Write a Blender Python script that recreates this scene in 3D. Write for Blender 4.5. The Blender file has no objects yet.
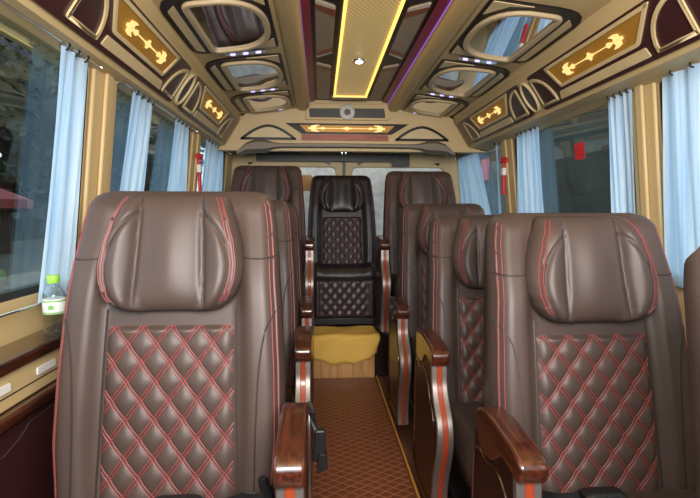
import bpy, math, random
from math import sin, cos, pi, exp, sqrt, atan
from mathutils import Vector, Matrix
random.seed(4)
SC = bpy.context.scene
COL = SC.collection

# ---------------------------------------------------------------- materials
def new_mat(name):
    m = bpy.data.materials.new(name); m.use_nodes = True
    nt = m.node_tree; b = nt.nodes['Principled BSDF']
    return m, nt, b
def mat(name, col, rough=.5, metal=0., bump=0., bscale=200., emit=None, estr=0., coat=0., spec=None, vary=0., vscale=6.):
    m, nt, b = new_mat(name)
    b.inputs['Base Color'].default_value = (*col, 1)
    b.inputs['Roughness'].default_value = rough
    b.inputs['Metallic'].default_value = metal
    if spec is not None: b.inputs['Specular IOR Level'].default_value = spec
    if coat: b.inputs['Coat Weight'].default_value = coat; b.inputs['Coat Roughness'].default_value = .06
    if emit: b.inputs['Emission Color'].default_value = (*emit, 1); b.inputs['Emission Strength'].default_value = estr
    if bump or vary:
        tc = nt.nodes.new('ShaderNodeTexCoord')
    if bump:
        n = nt.nodes.new('ShaderNodeTexNoise'); n.inputs['Scale'].default_value = bscale; n.inputs['Detail'].default_value = 3
        bp = nt.nodes.new('ShaderNodeBump'); bp.inputs['Strength'].default_value = bump; bp.inputs['Distance'].default_value = .002
        nt.links.new(tc.outputs['Object'], n.inputs['Vector'])
        nt.links.new(n.outputs['Fac'], bp.inputs['Height']); nt.links.new(bp.outputs['Normal'], b.inputs['Normal'])
    if vary:
        n2 = nt.nodes.new('ShaderNodeTexNoise'); n2.inputs['Scale'].default_value = vscale; n2.inputs['Detail'].default_value = 4
        r = nt.nodes.new('ShaderNodeValToRGB')
        r.color_ramp.elements[0].position = .3; r.color_ramp.elements[1].position = .7
        r.color_ramp.elements[0].color = (*[c*(1-vary) for c in col], 1); r.color_ramp.elements[1].color = (*[min(1, c*(1+vary)) for c in col], 1)
        nt.links.new(tc.outputs['Object'], n2.inputs['Vector']); nt.links.new(n2.outputs['Fac'], r.inputs['Fac'])
        nt.links.new(r.outputs['Color'], b.inputs['Base Color'])
    return m
def wood(name, c0, c1, rough, coat, stretch=(30, 2.2, 30)):
    m, nt, b = new_mat(name)
    tc = nt.nodes.new('ShaderNodeTexCoord'); mp = nt.nodes.new('ShaderNodeMapping'); mp.inputs['Scale'].default_value = stretch
    n = nt.nodes.new('ShaderNodeTexNoise'); n.inputs['Scale'].default_value = 2.2; n.inputs['Detail'].default_value = 6; n.inputs['Distortion'].default_value = 1.2
    r = nt.nodes.new('ShaderNodeValToRGB'); r.color_ramp.elements[0].position = .35; r.color_ramp.elements[1].position = .7
    r.color_ramp.elements[0].color = (*c0, 1); r.color_ramp.elements[1].color = (*c1, 1)
    L = nt.links.new
    L(tc.outputs['Object'], mp.inputs['Vector']); L(mp.outputs['Vector'], n.inputs['Vector']); L(n.outputs['Fac'], r.inputs['Fac']); L(r.outputs['Color'], b.inputs['Base Color'])
    b.inputs['Roughness'].default_value = rough; b.inputs['Coat Weight'].default_value = coat; b.inputs['Coat Roughness'].default_value = .05
    return m

M = {}
M['leather'] = mat('leather', (.056, .0375, .0315), .45, bump=.12, bscale=420, vary=.10, vscale=5, spec=.36)
M['black_leather'] = mat('black_leather', (.014, .011, .012), .42, bump=.12, bscale=420)
M['plum_leather'] = mat('plum_leather', (.026, .015, .018), .42, bump=.12, bscale=420)
M['dark_thread'] = mat('dark_thread', (.07, .02, .026), .6)
M['seam'] = mat('seam', (.03, .02, .018), .6)
M['red_thread'] = mat('red_thread', (.21, .038, .036), .6)
M['piping'] = mat('piping', (.14, .042, .038), .5)
M['band'] = mat('band', (.070, .028, .025), .5)
M['walnut'] = wood('walnut', (.018, .0045, .0025), (.080, .018, .007), .28, .9)
M['dark_panel'] = mat('dark_panel', (.012, .005, .005), .30, spec=.28)
M['silver'] = mat('silver', (.24, .21, .195), .42, .75)
M['red_inlay'] = mat('red_inlay', (.26, .040, .014), .3, coat=.4)
M['beige'] = mat('beige', (.53, .385, .185), .5, bump=.05, bscale=300)
M['beige_roll'] = mat('beige_roll', (.42, .29, .12), .38)
M['inlay_beige'] = mat('inlay_beige', (.55, .42, .225), .45, vary=.10, vscale=9)
M['burgundy'] = mat('burgundy', (.040, .012, .012), .35, coat=.3)
M['black_gloss'] = mat('black_gloss', (.010, .006, .006), .35, spec=.25)
M['taupe'] = mat('taupe', (.26, .20, .13), .4)
M['crimson'] = mat('crimson', (.20, .014, .030), .35)
M['mahogany'] = wood('mahogany', (.17, .024, .008), (.34, .062, .018), .45, 0, (2.5, 30, 30))
M['rust'] = mat('rust', (.20, .055, .02), .35)
M['cream'] = mat('cream', (.55, .48, .38), .4)
M['ring'] = mat('ring', (.45, .34, .20), .33)
M['mirror'] = mat('mirror', (.86, .87, .92), .02, 1.0)
M['black'] = mat('black', (.008, .008, .009), .45)
M['rubber'] = mat('rubber', (.012, .013, .013), .6)
M['grille'] = mat('grille', (.06, .06, .06), .6, bump=.6, bscale=500)
M['grey_ring'] = mat('grey_ring', (.42, .41, .40), .45)
M['chrome'] = mat('chrome', (.75, .75, .75), .15, 1.0)
M['white'] = mat('white', (.75, .74, .70), .5)
M['yellow_cloth'] = mat('yellow_cloth', (.70, .43, .085), .75, bump=.3, bscale=600)
M['red_plastic'] = mat('red_plastic', (.60, .02, .025), .4)
M['dark_trim'] = mat('dark_trim', (.17, .135, .095), .5)
M['amber'] = mat('amber', (.50, .22, .04), .5)
M['green_cap'] = mat('green_cap', (.30, .66, .06), .4)
M['label_white'] = mat('label_white', (.82, .84, .80), .5)
M['label_green'] = mat('label_green', (.22, .50, .14), .5)
M['led_purple'] = mat('led_purple', (.3, .12, .8), .4, emit=(.26, .10, .60), estr=.7)
M['led_blue'] = mat('led_blue', (.6, .6, 1), .4, emit=(.50, .45, 1.0), estr=1.4)
M['led_gold'] = mat('led_gold', (1, .7, .15), .4, emit=(1, .66, .14), estr=1.5)
M['emblem'] = mat('emblem', (.08, .06, .02), .4, emit=(1, .72, .25), estr=1.15)
M['lamp_white'] = mat('lamp_white', (1, 1, 1), .4, emit=(1, .95, .9), estr=4)
M['bark'] = mat('bark', (.05, .035, .025), .9)
M['asphalt'] = mat('asphalt', (.045, .047, .038), .9, vary=.2, vscale=1.5)
M['kerb'] = mat('kerb', (.10, .096, .075), .9, vary=.2, vscale=3)
M['green_wall'] = mat('green_wall', (.025, .031, .024), .8, vary=.4, vscale=1.2)
M['red_awning'] = mat('red_awning', (.13, .012, .012), .8)
M['globe'] = mat('globe', (.9, .9, .85), .4, emit=(1, .97, .9), estr=.8)
M['grey_glass'] = mat('grey_glass', (.50, .53, .51), .5, vary=.25, vscale=18, emit=(.75, .8, .78), estr=.18)

def leaf_mat():
    m, nt, b = new_mat('foliage')
    tc = nt.nodes.new('ShaderNodeTexCoord'); n = nt.nodes.new('ShaderNodeTexNoise'); n.inputs['Scale'].default_value = .9
    r = nt.nodes.new('ShaderNodeValToRGB'); r.color_ramp.elements[0].position = .35; r.color_ramp.elements[1].position = .7
    r.color_ramp.elements[0].color = (.009, .012, .007, 1); r.color_ramp.elements[1].color = (.070, .076, .042, 1)
    nt.links.new(tc.outputs['Object'], n.inputs['Vector']); nt.links.new(n.outputs['Fac'], r.inputs['Fac']); nt.links.new(r.outputs['Color'], b.inputs['Base Color'])
    b.inputs['Roughness'].default_value = .8
    return m
M['foliage'] = leaf_mat()

def curtain_mat():
    m, nt, b = new_mat('curtain_cloth')
    L = nt.links.new; N = nt.nodes.new
    uv = N('ShaderNodeUVMap'); mp = N('ShaderNodeMapping'); mp.inputs['Scale'].default_value = (46, .9, 1)
    n = N('ShaderNodeTexNoise'); n.inputs['Scale'].default_value = 1.0; n.inputs['Detail'].default_value = 3
    r = N('ShaderNodeValToRGB'); r.color_ramp.elements[0].position = .38; r.color_ramp.elements[1].position = .62
    r.color_ramp.elements[0].color = (.40, .62, .88, 1); r.color_ramp.elements[1].color = (.74, .88, .98, 1)
    L(uv.outputs['UV'], mp.inputs['Vector']); L(mp.outputs['Vector'], n.inputs['Vector']); L(n.outputs['Fac'], r.inputs['Fac'])
    L(r.outputs['Color'], b.inputs['Base Color']); b.inputs['Roughness'].default_value = .8
    tr = N('ShaderNodeBsdfTranslucent'); mx = N('ShaderNodeMixShader'); mx.inputs['Fac'].default_value = .5
    L(r.outputs['Color'], tr.inputs['Color']); L(b.outputs['BSDF'], mx.inputs[1]); L(tr.outputs['BSDF'], mx.inputs[2])
    L(mx.outputs['Shader'], nt.nodes['Material Output'].inputs['Surface'])
    return m
M['curtain'] = curtain_mat()

def glass_mat(name, tint, refl, power=4, base=.03):
    m, nt, b = new_mat(name); N = nt.nodes.new; L = nt.links.new
    nt.nodes.remove(b)
    t = N('ShaderNodeBsdfTransparent'); t.inputs['Color'].default_value = (*tint, 1)
    g = N('ShaderNodeBsdfGlossy'); g.inputs['Roughness'].default_value = .01; g.inputs['Color'].default_value = (.75, .85, .9, 1)
    lw = N('ShaderNodeLayerWeight'); lw.inputs['Blend'].default_value = .5
    pw_ = N('ShaderNodeMath'); pw_.operation = 'POWER'; pw_.inputs[1].default_value = power
    ml_ = N('ShaderNodeMath'); ml_.operation = 'MULTIPLY_ADD'; ml_.inputs[1].default_value = refl; ml_.inputs[2].default_value = base
    L(lw.outputs['Facing'], pw_.inputs[0]); L(pw_.outputs[0], ml_.inputs[0])
    mx = N('ShaderNodeMixShader'); L(ml_.outputs[0], mx.inputs['Fac']); L(t.outputs['BSDF'], mx.inputs[1]); L(g.outputs['BSDF'], mx.inputs[2])
    L(mx.outputs['Shader'], nt.nodes['Material Output'].inputs['Surface'])
    return m
M['glass'] = glass_mat('tinted_glass', (.74, .78, .75), .90, 3.4)
M['clear'] = glass_mat('clear_plastic', (.84, .88, .88), .8, 2, .05)

def diamond_mat(name, base, line, dw, dh, width, rough):
    m, nt, b = new_mat(name); N = nt.nodes.new; L = nt.links.new
    tc = N('ShaderNodeTexCoord'); sp = N('ShaderNodeSeparateXYZ'); L(tc.outputs['Object'], sp.inputs[0])
    def mth(op, a, bb=None):
        q = N('ShaderNodeMath'); q.operation = op
        for i, v in enumerate((a, bb)):
            if v is None: continue
            if isinstance(v, (int, float)): q.inputs[i].default_value = v
            else: L(v, q.inputs[i])
        return q.outputs[0]
    xs = mth('DIVIDE', sp.outputs['X'], dw); ys = mth('DIVIDE', sp.outputs['Y'], dh)
    def tri(v): return mth('ABSOLUTE', mth('SUBTRACT', mth('FRACT', v), .5))
    d = mth('MAXIMUM', tri(mth('ADD', xs, ys)), tri(mth('SUBTRACT', xs, ys)))   # .5 on the lines
    r = N('ShaderNodeValToRGB'); r.color_ramp.elements[0].position = .5 - width*2; r.color_ramp.elements[1].position = .5 - width
    r.color_ramp.elements[0].color = (*base, 1); r.color_ramp.elements[1].color = (*line, 1)
    L(d, r.inputs['Fac']); L(r.outputs['Color'], b.inputs['Base Color'])
    bp = N('ShaderNodeBump'); bp.inputs['Strength'].default_value = .5; bp.inputs['Distance'].default_value = -.006; L(d, bp.inputs['Height']); L(bp.outputs['Normal'], b.inputs['Normal'])
    b.inputs['Roughness'].default_value = rough
    return m
M['carpet'] = diamond_mat('aisle_mat', (.135, .036, .015), (.29, .115, .05), .060, .040, .045, .45)
M['lightmesh'] = diamond_mat('honeycomb', (.56, .40, .16), (.36, .24, .08), .020, .030, .07, .3)
_b = M['lightmesh'].node_tree.nodes['Principled BSDF']; _c = _b.inputs['Base Color'].links[0].from_socket
M['lightmesh'].node_tree.links.new(_c, _b.inputs['Emission Color']); _b.inputs['Emission Strength'].default_value = .38
M['step_wood'] = wood('step_wood', (.36, .17, .05), (.62, .34, .12), .4, .3, (14, 10, 1.0))
M['floorboard'] = wood('floorboard', (.05, .02, .01), (.12, .05, .02), .45, .2)

# ---------------------------------------------------------------- mesh helpers
class MB:
    def __init__(s): s.v = []; s.f = []; s.uv = {}
    def grid(s, rows, closed=False):
        o = len(s.v); n = len(rows[0])
        for r in rows: s.v += [tuple(p) for p in r]
        for i in range(len(rows)-1):
            for j in range(n if closed else n-1):
                k = (j+1) % n
                s.f.append((o+i*n+j, o+i*n+k, o+(i+1)*n+k, o+(i+1)*n+j))
        return o
    def loft(s, rings):
        o = s.grid(rings, True); n = len(rings[0]); m = len(rings)
        s.f.append(tuple(o+j for j in reversed(range(n)))); s.f.append(tuple(o+(m-1)*n+j for j in range(n)))
    def box(s, x0, x1, y0, y1, z0, z1):
        s.prism([(x0, y0), (x1, y0), (x1, y1), (x0, y1)], lambda a, b, h: (a, b, h), z0, z1)
    def prism(s, pts, fn, h0, h1):
        o = len(s.v); n = len(pts)
        s.v += [tuple(fn(a, b, h0)) for a, b in pts] + [tuple(fn(a, b, h1)) for a, b in pts]
        s.f.append(tuple(range(o+n-1, o-1, -1))); s.f.append(tuple(range(o+n, o+2*n)))
        for i in range(n):
            j = (i+1) % n; s.f.append((o+i, o+j, o+n+j, o+n+i))
    def ring(s, outer, inner, fn, h0, h1):
        o = len(s.v); n = len(outer)
        for pts, h in ((outer, h0), (outer, h1), (inner, h1), (inner, h0)): s.v += [tuple(fn(a, b, h)) for a, b in pts]
        for k in range(4):
            for i in range(n):
                j = (i+1) % n; k2 = (k+1) % 4
                s.f.append((o+k*n+i, o+k*n+j, o+k2*n+j, o+k2*n+i))
    def tube(s, pts, r, n=6, closed=False):
        pts = [Vector(p) for p in pts]; rings = []
        for i, p in enumerate(pts):
            a = pts[i-1] if (i or closed) else p; b = pts[(i+1) % len(pts)] if (i < len(pts)-1 or closed) else p
            t = (b-a).normalized() if (b-a).length > 1e-9 else Vector((0, 0, 1))
            up = Vector((0, 0, 1)) if abs(t.z) < .92 else Vector((0, 1, 0))
            x = t.cross(up).normalized(); y = x.cross(t)
            rr = r[i] if isinstance(r, (list, tuple)) else r
            rings.append([p + (x*cos(2*pi*k/n)+y*sin(2*pi*k/n))*rr for k in range(n)])
        if closed: rings.append(rings[0]); s.grid(rings, True)
        else: s.loft(rings)
    def lathe(s, prof, c, n=24):
        s.loft([[(c[0]+r*cos(2*pi*k/n), c[1]+r*sin(2*pi*k/n), c[2]+z) for k in range(n)] for r, z in prof])
def obj(name, mb, m, parent=None, smooth=False, bevel=0, loc=None, seg=2):
    me = bpy.data.meshes.new(name); me.from_pydata(mb.v, [], mb.f); me.validate()
    import bmesh
    bm = bmesh.new(); bm.from_mesh(me); bmesh.ops.recalc_face_normals(bm, faces=bm.faces); bm.to_mesh(me); bm.free()
    o = bpy.data.objects.new(name, me); COL.objects.link(o)
    me.materials.append(M[m] if isinstance(m, str) else m)
    if parent: o.parent = parent
    if loc: o.location = loc
    if smooth:
        for p in me.polygons: p.use_smooth = True
        if smooth != 'all': me.set_sharp_from_angle(angle=math.radians(40))
    if bevel:
        b = o.modifiers.new('bevel', 'BEVEL'); b.width = bevel; b.segments = seg; b.limit_method = 'ANGLE'; b.angle_limit = math.radians(35)
        for p in me.polygons: p.use_smooth = True
        me.set_sharp_from_angle(angle=math.radians(50))
    return o
def tag(o, label=None, cat=None, group=None, kind=None):
    if label: o['label'] = label
    if cat: o['category'] = cat
    if group: o['group'] = group
    if kind: o['kind'] = kind
    return o
def empty(name, loc=(0, 0, 0), label=None, cat=None, group=None, kind=None):
    e = bpy.data.objects.new(name, None); COL.objects.link(e); e.location = loc; e.empty_display_size = .05
    return tag(e, label, cat, group, kind)
def copy_tree(o, parent=None):
    c = o.copy(); COL.objects.link(c)
    if parent: c.parent = parent
    for ch in list(o.children): copy_tree(ch, c)
    return c
def struct(name, mb, m, parent=None, **k):
    o = obj(name, mb, m, parent, **k)
    if not parent: o['kind'] = 'structure'
    return o
def lerp(a, b, t): return a+(b-a)*t
def interp(tab, x):
    if x <= tab[0][0]: return tab[0][1]
    for (a, p), (b, q) in zip(tab, tab[1:]):
        if x <= b:
            t = (x-a)/(b-a); t = t*t*(3-2*t)*.5 + t*.5
            return p+(q-p)*t
    return tab[-1][1]
def sstep(a, b, x):
    t = max(0, min(1, (x-a)/(b-a))); return t*t*(3-2*t)
def rounded(pts, r, seg=5):
    """round the corners of a 2-D polygon; r a number or one per corner"""
    out = []; n = len(pts)
    for i in range(n):
        p = Vector(pts[i]).to_2d() if len(pts[i]) == 2 else Vector(pts[i][:2]); a = Vector(pts[i-1][:2]); b = Vector(pts[(i+1) % n][:2])
        rr = r[i] if isinstance(r, (list, tuple)) else r
        u = (a-p); w = (b-p); d = min(rr, u.length*.48, w.length*.48)
        if d < 1e-5: out.append(tuple(p)); continue
        s0 = p+u.normalized()*d; s1 = p+w.normalized()*d
        for k in range(seg+1):
            t = k/seg; q = s0*(1-t)**2+p*2*t*(1-t)+s1*t*t; out.append(tuple(q))
    return out
def shrink(pts, d):
    """offset a polygon inwards by d"""
    n = len(pts); ar = sum(pts[i-1][0]*pts[i][1]-pts[i][0]*pts[i-1][1] for i in range(n)); sg = 1 if ar > 0 else -1
    out = []
    for i in range(n):
        p = Vector(pts[i]); a = Vector(pts[i-1]); b = Vector(pts[(i+1) % n])
        e0 = (p-a); e1 = (b-p)
        if e0.length < 1e-7: e0 = e1
        if e1.length < 1e-7: e1 = e0
        e0 = e0.normalized(); e1 = e1.normalized()
        n0 = Vector((-e0.y, e0.x))*sg; n1 = Vector((-e1.y, e1.x))*sg
        m = n0+n1; L = m.length
        m = m/L if L > 1e-6 else n0
        out.append(tuple(p+m*d/max(.35, m.dot(n0))))
    return out

# ---------------------------------------------------------------- camera
H = .98
F_PX = 470.0
cd = bpy.data.cameras.new('camera'); cam = bpy.data.objects.new('camera', cd); COL.objects.link(cam)
cd.sensor_width = 36; cd.sensor_fit = 'HORIZONTAL'; cd.lens = F_PX/700*36; cd.clip_start = .02
pt = atan(35/F_PX); yaw = atan(30/F_PX*cos(pt))
cam.location = (0, 0, H); cam.rotation_euler = (pi/2-pt, 0, -yaw)
SC.camera = cam

CX = .20                                   # centre line of the cabin
def wall_x(z, side):                       # inner faces lean inwards towards the roof
    d = .720+.104*(1.44-max(z, .62)) if side < 0 else 1.165+.104*(1.44-max(z, .62))
    return side*d
Y_END = 3.95
BK = 3.30                                  # face of the bulkhead above the rear seats

# ================================================================ SETTING
mb = MB(); mb.box(-.83, 1.27, -1.3, Y_END, -.06, 0); struct('floor', mb, 'floorboard')
# platform under the last row, with its boarded riser
mb = MB(); mb.box(-.80, 1.25, 2.76, Y_END-.01, 0, .255); struct('trim_1', mb, 'dark_panel')
mb = MB(); mb.box(-.052, .322, 2.744, 2.758, .0, .25); r_ = struct('trim_2', mb, 'step_wood')

# aisle mat
ml = MB(); ml.box(-.188, .188, -1.175, 1.175, 0, .006)
mo = obj('floor_mat', ml, 'carpet', loc=(.135, 1.555, .001)); tag(mo, 'long red-brown diamond quilted mat running along the aisle floor', 'mat')
me_ = MB(); me_.box(.193, .200, -1.17, 1.17, 0, .018); obj('edge_strip', me_, 'amber', mo)
# yellow cloth on the step
def cloth():
    m = MB(); rows = []
    n = 30
    x0, x1 = -.062, .345
    for i in range(n+1):
        u = i/n; x = lerp(x0, x1, u)
        drop = .105+.062*sin(pi*min(1, max(0, (u+.02)/1.0)))**.7 + .006*sin(u*23)
        col = []
        for j in range(9):                      # top, back to front
            t = j/8; y = lerp(2.972, 2.735, t); z = .262+.004*sin(u*9+t*5)+.003*sin(t*17)
            col.append((x+.012*(t-.5)*(-1 if u < .5 else 1), y, z))
        for j in range(1, 9):                   # flap
            t = j/8
            col.append((x+.010*sin(t*3+u*8), 2.733-.006*sin(u*14+t*3)-.006*t, .258-drop*t))
        rows.append(col)
    m.grid(rows); return m
o = obj('step_cloth', cloth(), 'yellow_cloth', smooth='all'); o.modifiers.new('s', 'SOLIDIFY').thickness = .003
tag(o, 'mustard yellow cloth draped over the wooden step in the aisle', 'cloth')

# side walls: lower wall, header, pillars around the openings
WIN = {-1: [(.15, 1.56), (1.74, 2.72), (2.90, 3.70)], 1: [(.15, 1.585), (1.72, 2.80), (2.98, 3.90)]}
ZB, ZT = .76, 1.462
def slab(m, side, y0, y1, z0, z1, off0=0, off1=.05):
    """slice of a leaning wall; off0/off1 distance outwards from the inner face"""
    pts = [(z0, off0), (z0, off1), (z1, off1), (z1, off0)] if z0 >= .62 or z1 <= .62 else [(z0, off0), (z0, off1), (.62, off1), (z1, off1), (z1, off0), (.62, off0)]
    m.prism(pts, lambda z, o_, y: (wall_x(z, side)+side*o_, y, z), y0, y1)
for side, nm in ((-1, 'wall_left'), (1, 'wall_right')):
    m = MB()
    slab(m, side, -1.3, Y_END, -.05, ZB)
    slab(m, side, -1.3, Y_END, ZT, 1.80)
    ys = [-1.3]+[v for w in WIN[side] for v in w]+[Y_END]
    for a, b in zip(ys[::2], ys[1::2]): slab(m, side, a, b, ZB, ZT)
    struct(nm, m, 'beige')
m = MB(); m.box(-.83, 1.27, -1.36, -1.3, -.05, .92); m.box(-.83, 1.27, -1.36, -1.3, 1.50, 1.86); struct('wall_light_block', m, 'dark_trim')  # unseen wall added to cut the sky fill entering from the front
# raised pillar covers
tn = 3
for side in (-1, 1):
    for k in (0, 1, 2):
        a = WIN[side][k][1]; b = WIN[side][k+1][0] if k < 2 else Y_END-.02
        m = MB(); slab(m, side, a+.004, b-.004, ZB-.02, ZT+.01, -.016, -.001)
        o = struct('trim_%d' % tn, m, 'beige', bevel=.008); tn += 1
        if k < 2:
            m = MB(); slab(m, side, lerp(a, b, .36), lerp(a, b, .66), ZB, ZT-.02, -.030, -.0165); struct('pillar_rib', m, 'beige', o, bevel=.008)
# windows: gasket + pane
wn = 1
for side in (-1, 1):
    for (a, b) in WIN[side]:
        def wf(y, z, h, side=side): return (wall_x(z, side)+side*h, y, z)
        out = rounded([(a, ZB), (b, ZB), (b, ZT), (a, ZT)], .05)
        m = MB(); m.ring(out, shrink(out, .022), wf, .001, .034); o = struct('window_%d' % wn, m, 'rubber')
        m = MB(); m.prism(shrink(out, .016), wf, .006, .010); struct('pane', m, 'glass', o)
        wn += 1

# ceiling: one cross-section swept along the cabin (distance from centre line, height)
def both(pts): return [(CX-w, z) for w, z in pts] + [(CX+w, z) for w, z in reversed(pts)]
half = [(.99, 1.425), (.93, 1.437), (.855, 1.443), (.845, 1.457), (.747, 1.605), (.744, 1.640), (.733, 1.659), (.36, 1.702), (.33, 1.73), (.30, 1.76), (.25, 1.770)]
low = both(half); roof = [(x, 1.86) for x, z in reversed(low)]
m = MB(); rows = [[(x, y, z) for x, z in low] for y in (-1.3, BK)]
m.grid(rows); m.grid([[(CX-.99, y, 1.425), (CX-.99, y, 1.86), (CX+.99, y, 1.86), (CX+.99, y, 1.425)] for y in (-1.3, BK)])
struct('ceiling', m, 'beige')
# padded rolls either side of the recess
for sgn in (-1, 1):
    m = MB(); m.loft([[(CX+sgn*.314+.047*cos(q*pi/8), y, 1.722+.038*sin(q*pi/8)) for q in range(16)] for y in (-.7, 1.2, 2.2, BK-.002)])
    struct('trim_%d' % tn, m, 'beige_roll', smooth=True); tn += 1
# crimson coves beside the recess, and their purple strips
for sgn in (-1, 1):
    m = MB(); m.prism([(.232, 1.750), (.285, 1.742), (.30, 1.755), (.236, 1.762)], lambda w, z, y: (CX+sgn*w, y, z), -.7, BK-.003)
    struct('trim_%d' % tn, m, 'crimson'); tn += 1
    m = MB(); m.tube([(CX+sgn*.276, -.7, 1.736), (CX+sgn*.276, 1.5, 1.736), (CX+sgn*.276, BK-.005, 1.736)], .009)
    o = obj('light_strip', m, 'led_purple', smooth=True)
    tag(o, 'purple glowing strip along the %s padded ceiling roll' % ('left' if sgn < 0 else 'right'), 'light strip')

# ---------------------------------------------------------------- recessed centre panel
def cz(zc): return lambda a, b, h: (CX+a, b, zc-h)
pan = empty('ceiling_panel', (0, 0, 0), 'glossy dark ceiling panel with beige and rust inlays around the gold light', 'ceiling panel')
m = MB(); m.box(CX-.242, CX+.242, -.6, BK-.004, 1.759, 1.769); obj('backing', m, 'black_gloss', pan)
f = cz(1.759)
for sgn in (-1, 1):
    for (ya, yb) in ((1.12, 1.70), (1.765, 2.41), (2.48, 3.25)):
        pts = [(sgn*.215, ya), (sgn*.137, ya+.055), (sgn*.137, yb-.075 if yb < 3 else yb), (sgn*.215, yb)]
        pr = rounded(pts, .016)
        m = MB(); m.prism(pr, f, 0, .004); o = obj('inlay', m, 'taupe', pan)
        m = MB()
        m.prism([(sgn*.216, ya+.035), (sgn*.136, ya+.085), (sgn*.136, ya+.15), (sgn*.216, ya+.075)], f, .0042, .006)
        if yb < 3: m.prism([(sgn*.216, yb-.075), (sgn*.136, yb-.15), (sgn*.136, yb-.1), (sgn*.216, yb-.035)], f, .0042, .006)
        obj('rust_band', m, 'rust', o)
        m = MB()
        m.prism([(sgn*.214, ya+.004), (sgn*.138, ya+.058), (sgn*.138, ya+.085), (sgn*.214, ya+.035)], f, .0042, .0055)
        if yb < 3: m.prism([(sgn*.214, yb-.035), (sgn*.138, yb-.1), (sgn*.138, yb-.078), (sgn*.214, yb-.004)], f, .0042, .0055)
        obj('cream_band', m, 'cream', o)
cl = empty('ceiling_light', (0, 0, 0), 'long gold honeycomb light panel glowing along the middle of the ceiling', 'light')
m = MB(); m.box(-.101, .101, -1.7, 1.7, 0, .004); obj('diffuser', m, 'lightmesh', cl, loc=(CX, 1.43, 1.749))
m = MB()
for sgn in (-1, 1): m.box(CX+sgn*.1035-.006, CX+sgn*.1035+.006, -.27, 3.135, 1.742, 1.752)
m.box(CX-.108, CX+.108, 3.128, 3.137, 1.742, 1.752); obj('led_edge', m, 'led_gold', cl)
m = MB(); pr = rounded([(-.125, 3.15), (.125, 3.15), (.115, 3.20), (-.115, 3.20)], .015); m.prism(pr, f, 0, .02); obj('end_cap', m, 'taupe', cl, bevel=.004)
sp = empty('spotlight', (CX, 2.418, 1.7415), 'small round chrome spotlight in the gold ceiling light panel', 'spotlight')
m = MB(); m.lathe([(.034, 0), (.036, .004), (.030, .0074), (.022, .0074)][::-1] and [(.036, .007), (.034, .001), (.024, 0)], (0, 0, 0)); obj('bezel', m, 'chrome', sp, smooth=True)
m = MB(); m.lathe([(.020, -.001), (.015, -.005), (.004, -.006)], (0, 0, 0)); obj('bulb', m, 'lamp_white', sp, smooth=True)

# ---------------------------------------------------------------- mirror modules in the ceiling sides
def mod_fn(sgn):                            # (w, y, h below the sloping ceiling side)
    return lambda w, y, h: (CX+sgn*(w-.115*h), y, lerp(1.702, 1.662, (w-.36)/.345)-h)
def dshape(y0, y1, w0=.385, w1=.655):
    pts = [(w1, y0)]
    d = y1-y0
    for k in range(1, 16):
        a = pi*k/16
        e = abs(cos(a))**.8*(1 if cos(a) > 0 else -1)
        pts.append((w1-.07-(w1-.07-w0)*sin(a)**.75, (y0+y1)/2-d/2*e))
    pts.append((w1, y1))
    return rounded(pts, [.05]+[0]*15+[.05], 4)
NAMES = ['nearest', 'second', 'rearmost']
for sgn in (-1, 1):
    sd = 'left' if sgn < 0 else 'right'
    for k, (y0, y1) in enumerate(((1.62, 2.105), (2.235, 2.72), (2.855, 3.255))):
        if sgn < 0: y0 -= .025; y1 -= .035
        else: y0 += .01*k; y1 += .01*k
        fn = mod_fn(sgn)
        e = empty('ceiling_mirror', (0, 0, 0), 'half-oval mirror in a beige ring on the %s ceiling side, %s of three' % (sd, NAMES[k]), 'mirror', 'ceiling mirrors')
        m = MB(); m.prism(rounded([(.372, y0-.035), (.728, y0-.035), (.728, y1+.02), (.372, y1+.02)], [.03, .12, .08, .03]), fn, .001, .006); obj('backing', m, 'black_gloss', e)
        D = dshape(y0, y1); Di = shrink(D, .024)
        m = MB(); m.ring(D, Di, fn, .006, .021); obj('ring_frame', m, 'ring', e, bevel=.006)
        m = MB(); m.prism(Di, fn, .006, .010); obj('mirror_glass', m, 'mirror', e)
        m = MB(); m.prism(rounded([(.676, y0+.03), (.708, y0+.07), (.708, y1-.03), (.676, y1-.01)], .008), fn, .006, .0085); obj('inlay', m, 'inlay_beige', e)
        for (ya, yb, s2) in ((y0-.022, y0+.085, 1), (y1+.008, y1-.09, -1)):
            m = MB(); m.prism(rounded([(.385, ya), (.385, yb), (.45, ya+.02*s2), (.53, ya)], .006), fn, .006, .0085); obj('corner_inlay', m, 'inlay_beige', e)
        # cluster of small lights behind each mirror
        yl = y1+.055 if k < 2 else y1+.028
        le = empty('spotlight_cluster', (0, 0, 0), 'row of small violet-white spotlights beyond the %s %s ceiling mirror' % (NAMES[k], sd), 'spotlights', 'ceiling spotlight clusters')
        m = MB(); m.prism(rounded([(.43, yl-.018), (.61, yl-.018), (.61, yl+.018), (.43, yl+.018)], .014), fn, .001, .007); obj('plate', m, 'chrome', le, bevel=.002)
        for q in range(3):
            w = .465+q*.055
            m = MB(); m.prism([(w+.012*cos(2*pi*i/14), yl+.007*sin(2*pi*i/14)) for i in range(14)], fn, .007, .011); obj('bulb', m, 'led_blue', le)

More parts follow.
